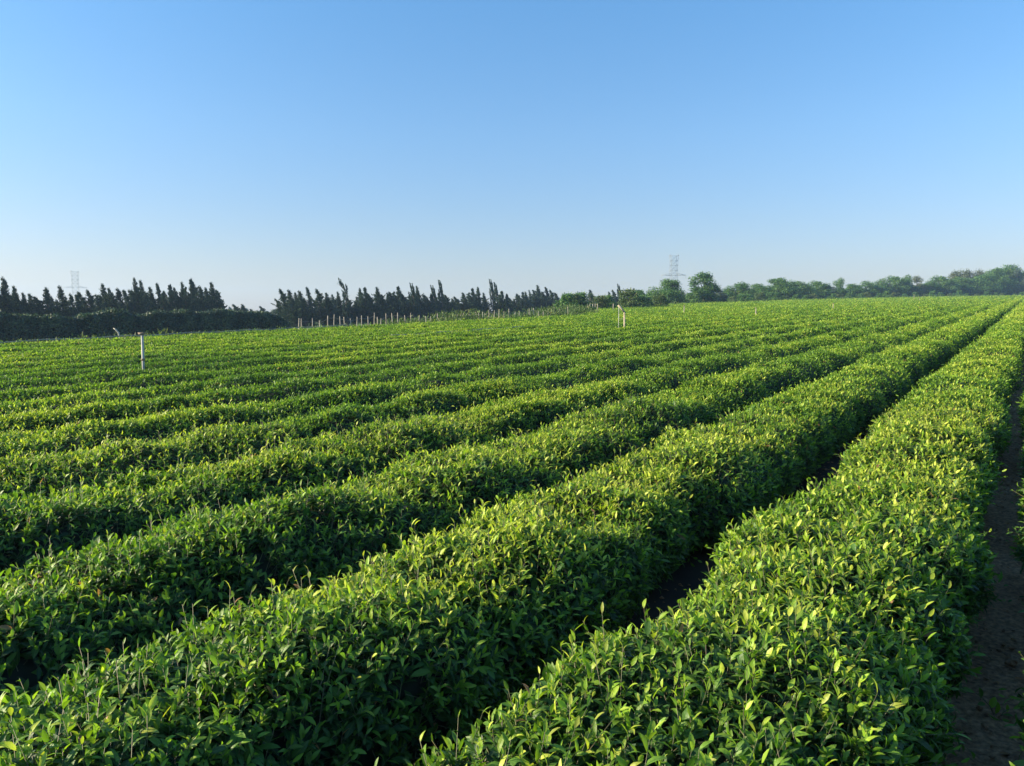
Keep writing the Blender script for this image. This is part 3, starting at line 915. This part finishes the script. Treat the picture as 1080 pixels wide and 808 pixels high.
# broadleaf trees: (px, top y, depth, width px, prototype, label)
bl = [broadleaf(9, 9, 21, M_broad, leaf=.36, nl=17), broadleaf(9, 7.5, 22, M_broad, leaf=.36, nl=15), broadleaf(9, 10, 23, M_broad, leaf=.36, nl=19),
      broadleaf(9, 8, 24, M_broad, leaf=.36, nl=13, open_=.25)]
rus = broadleaf(9, 8, 25, M_russet, leaf=.34, nl=13, open_=.3)
col_t = broadleaf(9, 5.5, 26, M_broad, leaf=.34, nl=14, open_=.1)
dk = broadleaf(9, 9, 27, M_hedge, leaf=.36, nl=15)
BL = [
    (636, 313, 118, 22, 0, "light green rounded tree behind the short dark cypress clump"),
    (622, 309, 104, 15, 6, "small round dark bush-like tree over the short stakes"),
    (606, 318, 110, 18, 6, "low dark tree at the right end of the middle windbreak"),
    (672, 306, 138, 27, 1, "rounded mid green tree right of the leaning stand"),
    (688, 317, 130, 22, 6, "low dark blue-green bush left of the pylon tree"),
    (705, 295, 150, 38, 2, "large spreading tree in front of the pylon"),
    (741, 288, 155, 27, 5, "tall narrow tree with airy top right of the pylon"),
    (755, 304, 160, 22, 6, "dark round tree tucked against the tall airy tree"),
    (727, 309, 158, 20, 1, "low green tree filling between pylon tree and tall airy tree"),
    (777, 299, 190, 30, 0, "leftmost rounded tree of the right-hand belt"),
    (797, 300, 200, 26, 1, "second rounded tree of the right-hand belt"),
    (818, 294, 205, 38, 2, "broad tree forming the first hump of the right-hand belt"),
    (838, 297, 215, 28, 0, "tree on the right shoulder of the belt's first hump"),
    (848, 301, 225, 24, 1, "low mid green belt tree just past the first hump"),
    (861, 297, 230, 22, 0, "domed green belt tree beside the dark blue gap"),
    (872, 302, 235, 16, 6, "dark blue-green tree in the gap of the right belt"),
    (884, 294, 235, 16, 3, "pale open-crowned tree rising above the right belt"),
    (896, 300, 250, 22, 1, "dark green belt tree right of the pale open-crowned tree"),
    (910, 297, 255, 24, 3, "light green belt tree with broken top before the straggly trees"),
    (927, 295, 262, 20, 3, "straggly belt tree with thin reaching twigs"),
    (942, 292, 268, 24, 0, "green belt tree with an uneven spiky top"),
    (954, 291, 272, 18, 3, "thin-topped belt tree left of the lone russet tree"),
    (964, 292, 276, 16, 4, "lone russet brown tree in the low part of the belt"),
    (978, 297, 280, 22, 1, "low rounded tree right of the lone russet tree"),
    (990, 292, 286, 24, 0, "green tree where the right belt starts to rise"),
    (1003, 287, 300, 22, 4, "russet topped tree at left of the high thicket"),
    (1016, 286, 305, 24, 4, "second russet topped tree in the high thicket"),
    (1010, 293, 292, 30, 2, "bright green tree in front of the russet crowns"),
    (1029, 286, 305, 18, 4, "third and rightmost russet topped tree of the thicket"),
    (1034, 290, 292, 28, 0, "green tree below the rightmost russet crown"),
    (1046, 284, 300, 30, 2, "large green tree on the rise of the high thicket"),
    (1060, 281, 305, 32, 1, "tallest domed tree of the thicket near the right edge"),
    (1068, 284, 300, 20, 6, "dark domed tree right of the tallest thicket tree"),
    (1080, 283, 305, 24, 6, "dark tree cut by the right edge of the photo"),
    (1100, 284, 305, 36, 0, "green tree just outside the right edge"),
    (1125, 286, 310, 36, 2, "second green tree outside the right edge"),
    (268, 331, 100, 22, 6, "low dark bush behind the right end of the hedge"),
    (291, 326, 118, 20, 6, "round dark bush between hedge end and middle windbreak"),
    (284, 333, 66, 14, 6, "dark bush closing the right end of the long hedge"),
    (247, 333, 72, 16, 6, "low dark bush right of the left windbreak"),
]
protos = [bl[0], bl[1], bl[2], bl[3], rus, col_t, dk]
pw = [9, 7.5, 10, 8, 8, 5.5, 9]
for (px, py, dep, wpx, k, lab) in BL:
    x, y, z = at(px, dep)
    ztop = EYE + (335 - py) / 780.0 * y
    h = ztop - z; w = wpx / 780.0 * dep
    plant(protos[k], (x, y, z - .1), random.uniform(0, 6.28), (w / pw[k] * 1.25, w / pw[k] * 1.25, h / 9.0 * 1.07), lab, "tree", "trees beyond the tea field")

# second rank of the belt
for i_ in range(26):
    px = 768 + i_ * 12.6
    top = float(np.interp(px, [768, 790, 818, 845, 880, 900, 927, 950, 975, 1000, 1030, 1060, 1090], [306, 304, 299, 304, 304, 303, 300, 299, 301, 296, 292, 287, 288])) + random.uniform(-2, 2)
    dep = 200 + (px - 768) / 320.0 * 125
    x, y, z = at(px, dep); h = EYE + (335 - top) / 780.0 * y - z; w = random.uniform(20, 30) / 780.0 * dep; k = random.choice([0, 1, 2, 6, 3])
    plant(protos[k], (x, y, z - .1), random.uniform(0, 6.28), (w / pw[k] * 1.2, w / pw[k] * 1.2, h / 9.0), "lower filler tree behind the front crowns of the right belt, %s from left" % ORD[i_ + 1], "tree", "trees beyond the tea field")

# low shrubs along the foot of the belt on the right
sh = broadleaf(3, 4, 41, M_broad, leaf=.26, nl=9, name="shrub", trunk_h=.1)
sh2 = broadleaf(3, 3.4, 42, M_weed, leaf=.22, nl=8, name="shrub", trunk_h=.1)
pxs = np.linspace(770, 1085, 34)
for i_, px in enumerate(pxs):
    dep = 168 + (px - 770) / 315.0 * 120
    x, y, z = at(px + random.uniform(-3, 3), dep)
    pr = sh if i_ % 3 else sh2; q = random.uniform(.7, 1.15)
    plant(pr, (x, y, z - .1), random.uniform(0, 6), (q * 1.25, q * 1.25, q * .9), "low %s shrub at the foot of the right-hand belt, %s from left" % ("green" if i_ % 3 else "yellow-green", ORD[i_ + 1]), "shrub", "shrubs at the foot of the tree belt")
for i_, px in enumerate([598, 606, 612, 633, 640, 664, 676, 696]):
    x, y, z = at(px, 88 + i_ * 2); q = random.uniform(.8, 1.1)
    plant(sh2 if i_ % 2 else sh, (x, y, z - .1), random.uniform(0, 6), (q * 1.2, q * 1.2, q * 1.0), "bright low shrub behind the tea edge mid-horizon, %s from left" % ORD[i_ + 1], "shrub", "shrubs at mid-horizon")

# long clipped hedge on the left
hs0, hs1, HLc = -6.0, 42.5, 55.0


def hedge_pt(s, ph, shrink=0.):
    w = 1.3 + .25 * vnoise(s / 2, ph * 1.2, 61) + .2 * vnoise(s / .7, ph * 2, 62) - shrink
    top = (.35 + .65 * smooth((hs1 + .3 - s) / 3.5) ** .5) * 2.72 + .5 * vnoise(s / 3.0, ph * 0, 63) + .5 * vnoise(s / .9, ph, 64) - .012 * (s - 20) - shrink
    sp = np.sin(ph); cp = np.clip(np.cos(ph), 0, 1)
    l = np.sign(sp) * np.abs(sp) ** .5 * w; zz = cp ** .5 * top
    x, y = sl_xy(s, HLc + l)
    return x, y, ground(x, y) + zz


xr, yr = sl_xy(hs0, HLc); root = empty("hedge", (float(xr), float(yr), float(ground(xr, yr))))
tag(root, "long dark clipped hedge in front of the left windbreak", "hedge"); o0 = np.array(root.location)
S, PH = np.meshgrid(np.linspace(hs0, hs1, 200), np.radians(np.linspace(-90, 90, 21)), indexing='ij')
x, y, z = hedge_pt(S, PH, .12); V = np.stack([x, y, z], -1).reshape(-1, 3) - o0; nl = 21
i, j = np.meshgrid(np.arange(199), np.arange(20), indexing='ij'); i = i.ravel(); j = j.ravel()
F = np.stack([i * nl + j, (i + 1) * nl + j, (i + 1) * nl + j + 1, i * nl + j + 1], -1)
cap_ = [np.array([[q, q + 1, nl - 2 - q, nl - 1 - q] for q in range(nl // 2)]) + e for e in (0, 199 * nl)]
np_mesh("shaded_core", V, [F] + cap_, M_core, root)  # solid hull, the hedge's inner shade is put into its colour
n = 60000; s = rng.uniform(hs0, hs1, n); ph = np.radians(rng.uniform(-90, 45, n)); x, y, z = hedge_pt(s, ph)
nr = unit(np.stack([np.sin(ph) * N[0], np.sin(ph) * N[1], np.cos(ph)], -1))
cl = vnoise(s / .8, z / .8, 71)
bb = Bag(); P = np.stack([x, y, z], -1) + nr * (.22 * cl + rng.normal(0, .06, n))[:, None] - o0
cards(bb, P, unit(rng.normal(0, 1, (n, 3)) + nr * .5), unit(nr + rng.normal(0, .5, (n, 3))), rng.uniform(.13, .26, n), rng.uniform(.08, .15, n), np.clip(.4 + .8 * cl + rng.normal(0, .25, n), 0, 1))
bb.build("foliage", M_hedge, root)
# rounded end of the hedge is hidden by the bush standing there

# rough weeds along the field edge and the fence
bb = Bag(); n = 46000
s = np.concatenate([rng.uniform(26, 72, n // 2), rng.uniform(8, 30, n // 5), rng.uniform(60, 320, n - n // 2 - n // 5)])
l = edge(s) + .6 + np.abs(rng.normal(0, 1, n)) * 2.6
cl = vnoise(s / 1.3, l / 1.3, 81) + .5 * vnoise(s / 5, l / 5, 82)
keep = (cl > -.30); s, l, cl = s[keep], l[keep], cl[keep]; n = len(s)
tallf = np.where(s < 26, .5, np.where(s < 72, smooth((s - 26) / 18) * .45 + .42, .7)) * np.clip(.7 + cl, .3, 1.3)
x, y = sl_xy(s, l); z = ground(x, y) + rng.uniform(0, 1, n) * tallf * 1.25
big = np.clip((np.hypot(x, y) / 40) ** .6, .8, 2.6)
cards(bb, np.stack([x, y, z], -1), unit(rng.normal(0, .6, (n, 3)) + [0, 0, .9]), rng.normal(0, 1, (n, 3)), rng.uniform(.12, .30, n) * big, rng.uniform(.04, .09, n) * big, np.clip(rng.uniform(0, 1, n) * .7 + .3 * cl + .2 * (rng.uniform(0, 1, n) < .15), 0, 1))
tag(bb.build("weeds", M_weed), "rough weeds and tall grass along the edge of the tea field", "weeds", None, "stuff")

# far-off wood closing the low ground on the left
bb = Bag(); n = 26000
az = rng.uniform(-.95, .25, n); dist = rng.uniform(330, 420, n)
hgt = 5.0 + 3.5 * fbm(az * 40, az * 0, 91, 4) + 0.0
x = dist * np.sin(az); y = dist * np.cos(az); z = ground(x, y) + rng.uniform(0, 1, n) ** .7 * hgt
cards(bb, np.stack([x, y, z], -1), unit(rng.normal(0, 1, (n, 3))), rng.normal(0, 1, (n, 3)), rng.uniform(1.2, 2.4, n), rng.uniform(.9, 1.6, n), rng.uniform(0, .7, n))
tag(bb.build("distant_wood", M_hedge), "low far-off wood seen in gaps between the windbreaks", "wood", None, "stuff")


# ------------------------------------------------------------------ pylons
def pylon():
    root = empty("pylon", (0, 0, 0)); H = 39.0
    def seg(bag, a, b_, r=.11): tube(bag, [a, b_], r * .62, 4)
    bd = Bag()
    prof = [(0, 4.0), (12, 2.9), (22, 2.2), (26, 2.2), (31, 2.2), (H, 2.3)]
    def hw(z): return float(np.interp(z, [p[0] for p in prof], [p[1] for p in prof]))
    for sx in (-1, 1):
        for sy in (-1, 1):
            for (z0, w0), (z1, w1) in zip(prof[:-1], prof[1:]):
                seg(bd, (sx * w0, sy * w0 * .7, z0), (sx * w1, sy * w1 * .7, z1), .15)
    lev = [0, 6, 12, 17, 22, 26, 29.3, 32.5, 35.7, H]
    for z0, z1 in zip(lev[:-1], lev[1:]):
        a, b_ = hw(z0), hw(z1)
        for sg in (-1, 1):
            seg(bd, (-a, sg * a * .7, z0), (b_, sg * b_ * .7, z1), .085); seg(bd, (a, sg * a * .7, z0), (-b_, sg * b_ * .7, z1), .085)
            seg(bd, (sg * a, -a * .7, z0), (sg * b_, b_ * .7, z1), .07); seg(bd, (-b_, sg * b_ * .7, z1), (b_, sg * b_ * .7, z1), .085)
            seg(bd, (sg * b_, -b_ * .7, z1), (sg * b_, b_ * .7, z1), .07)
    bd.build("tower", M_steel, root)
    for nm, z, L, dz in (("top_arm", H, 3.4, .9), ("cross_arm", 26, 8.6, 1.3)):
        for sg in (-1, 1):
            ar = Bag(); b0 = hw(z)
            for sy in (-1, 1):
                seg(ar, (sg * b0, sy * b0 * .7, z), (sg * L, 0, z + .15), .13); seg(ar, (sg * b0, sy * b0 * .7, z + dz), (sg * L, 0, z + .2), .11)
            for q in range(1, 4):
                t0 = (q - 1) / 3.5; t1 = q / 3.5
                seg(ar, (sg * (b0 + (L - b0) * t0), 0, z), (sg * (b0 + (L - b0) * t1), 0, z + dz * (1 - t1)), .07)
            arm = ar.build(nm, M_steel, root)
            ins = Bag(); seg(ins, (sg * (L - .2), 0, z + .1), (sg * (L - .2), 0, z - 2.0), .10); ins.build("insulator", M_pvc, arm)
    return root


py_ = pylon()
x, y, z = at(709, 500)
py_.location = (x, y, EYE + (335 - 270.5) / 780 * y - 39.2); py_.rotation_euler = (0, 0, .12)
tag(py_, "lattice power pylon rising behind the large spreading tree", "pylon", "power pylons on the horizon")
p2 = py_.copy(); C.objects.link(p2)
for ch in py_.children:
    c = ch.copy(); C.objects.link(c); c.parent = p2
    for gch in ch.children:
        d_ = gch.copy(); C.objects.link(d_); d_.parent = c
x, y, z = at(83, 610)
p2.location = (x, y, EYE + (335 - 287) / 780 * y - 39.2); p2.rotation_euler = (0, 0, .75)
tag(p2, "faint far pylon above the left windbreak", "pylon", "power pylons on the horizon")

# ------------------------------------------------------------------ haze
B = 1520.0
V = np.array([[sx * B, sy * B, zz] for zz in (-4.0, 60.0) for sx, sy in ((-1, -1), (1, -1), (1, 1), (-1, 1))])
F = np.array([[3, 2, 1, 0], [4, 5, 6, 7], [0, 1, 5, 4], [1, 2, 6, 5], [2, 3, 7, 6], [3, 0, 4, 7]])
mh = bpy.data.materials.new("haze"); mh.use_nodes = True; nt = mh.node_tree
nt.nodes.remove(nt.nodes["Principled BSDF"])
pv = nt.nodes.new("ShaderNodeVolumePrincipled")
pv.inputs["Color"].default_value = (.50, .70, 1.0, 1)
pv.inputs["Density"].default_value = .00042
pv.inputs["Anisotropy"].default_value = .2
nt.links.new(pv.outputs[0], nt.nodes["Material Output"].inputs["Volume"])
mh.cycles.homogeneous_volume = True if hasattr(mh, "cycles") and hasattr(mh.cycles, "homogeneous_volume") else False
hz = np_mesh("haze", V, F, mh)
tag(hz, "thin bluish morning haze over the whole field", "haze", None, "stuff")
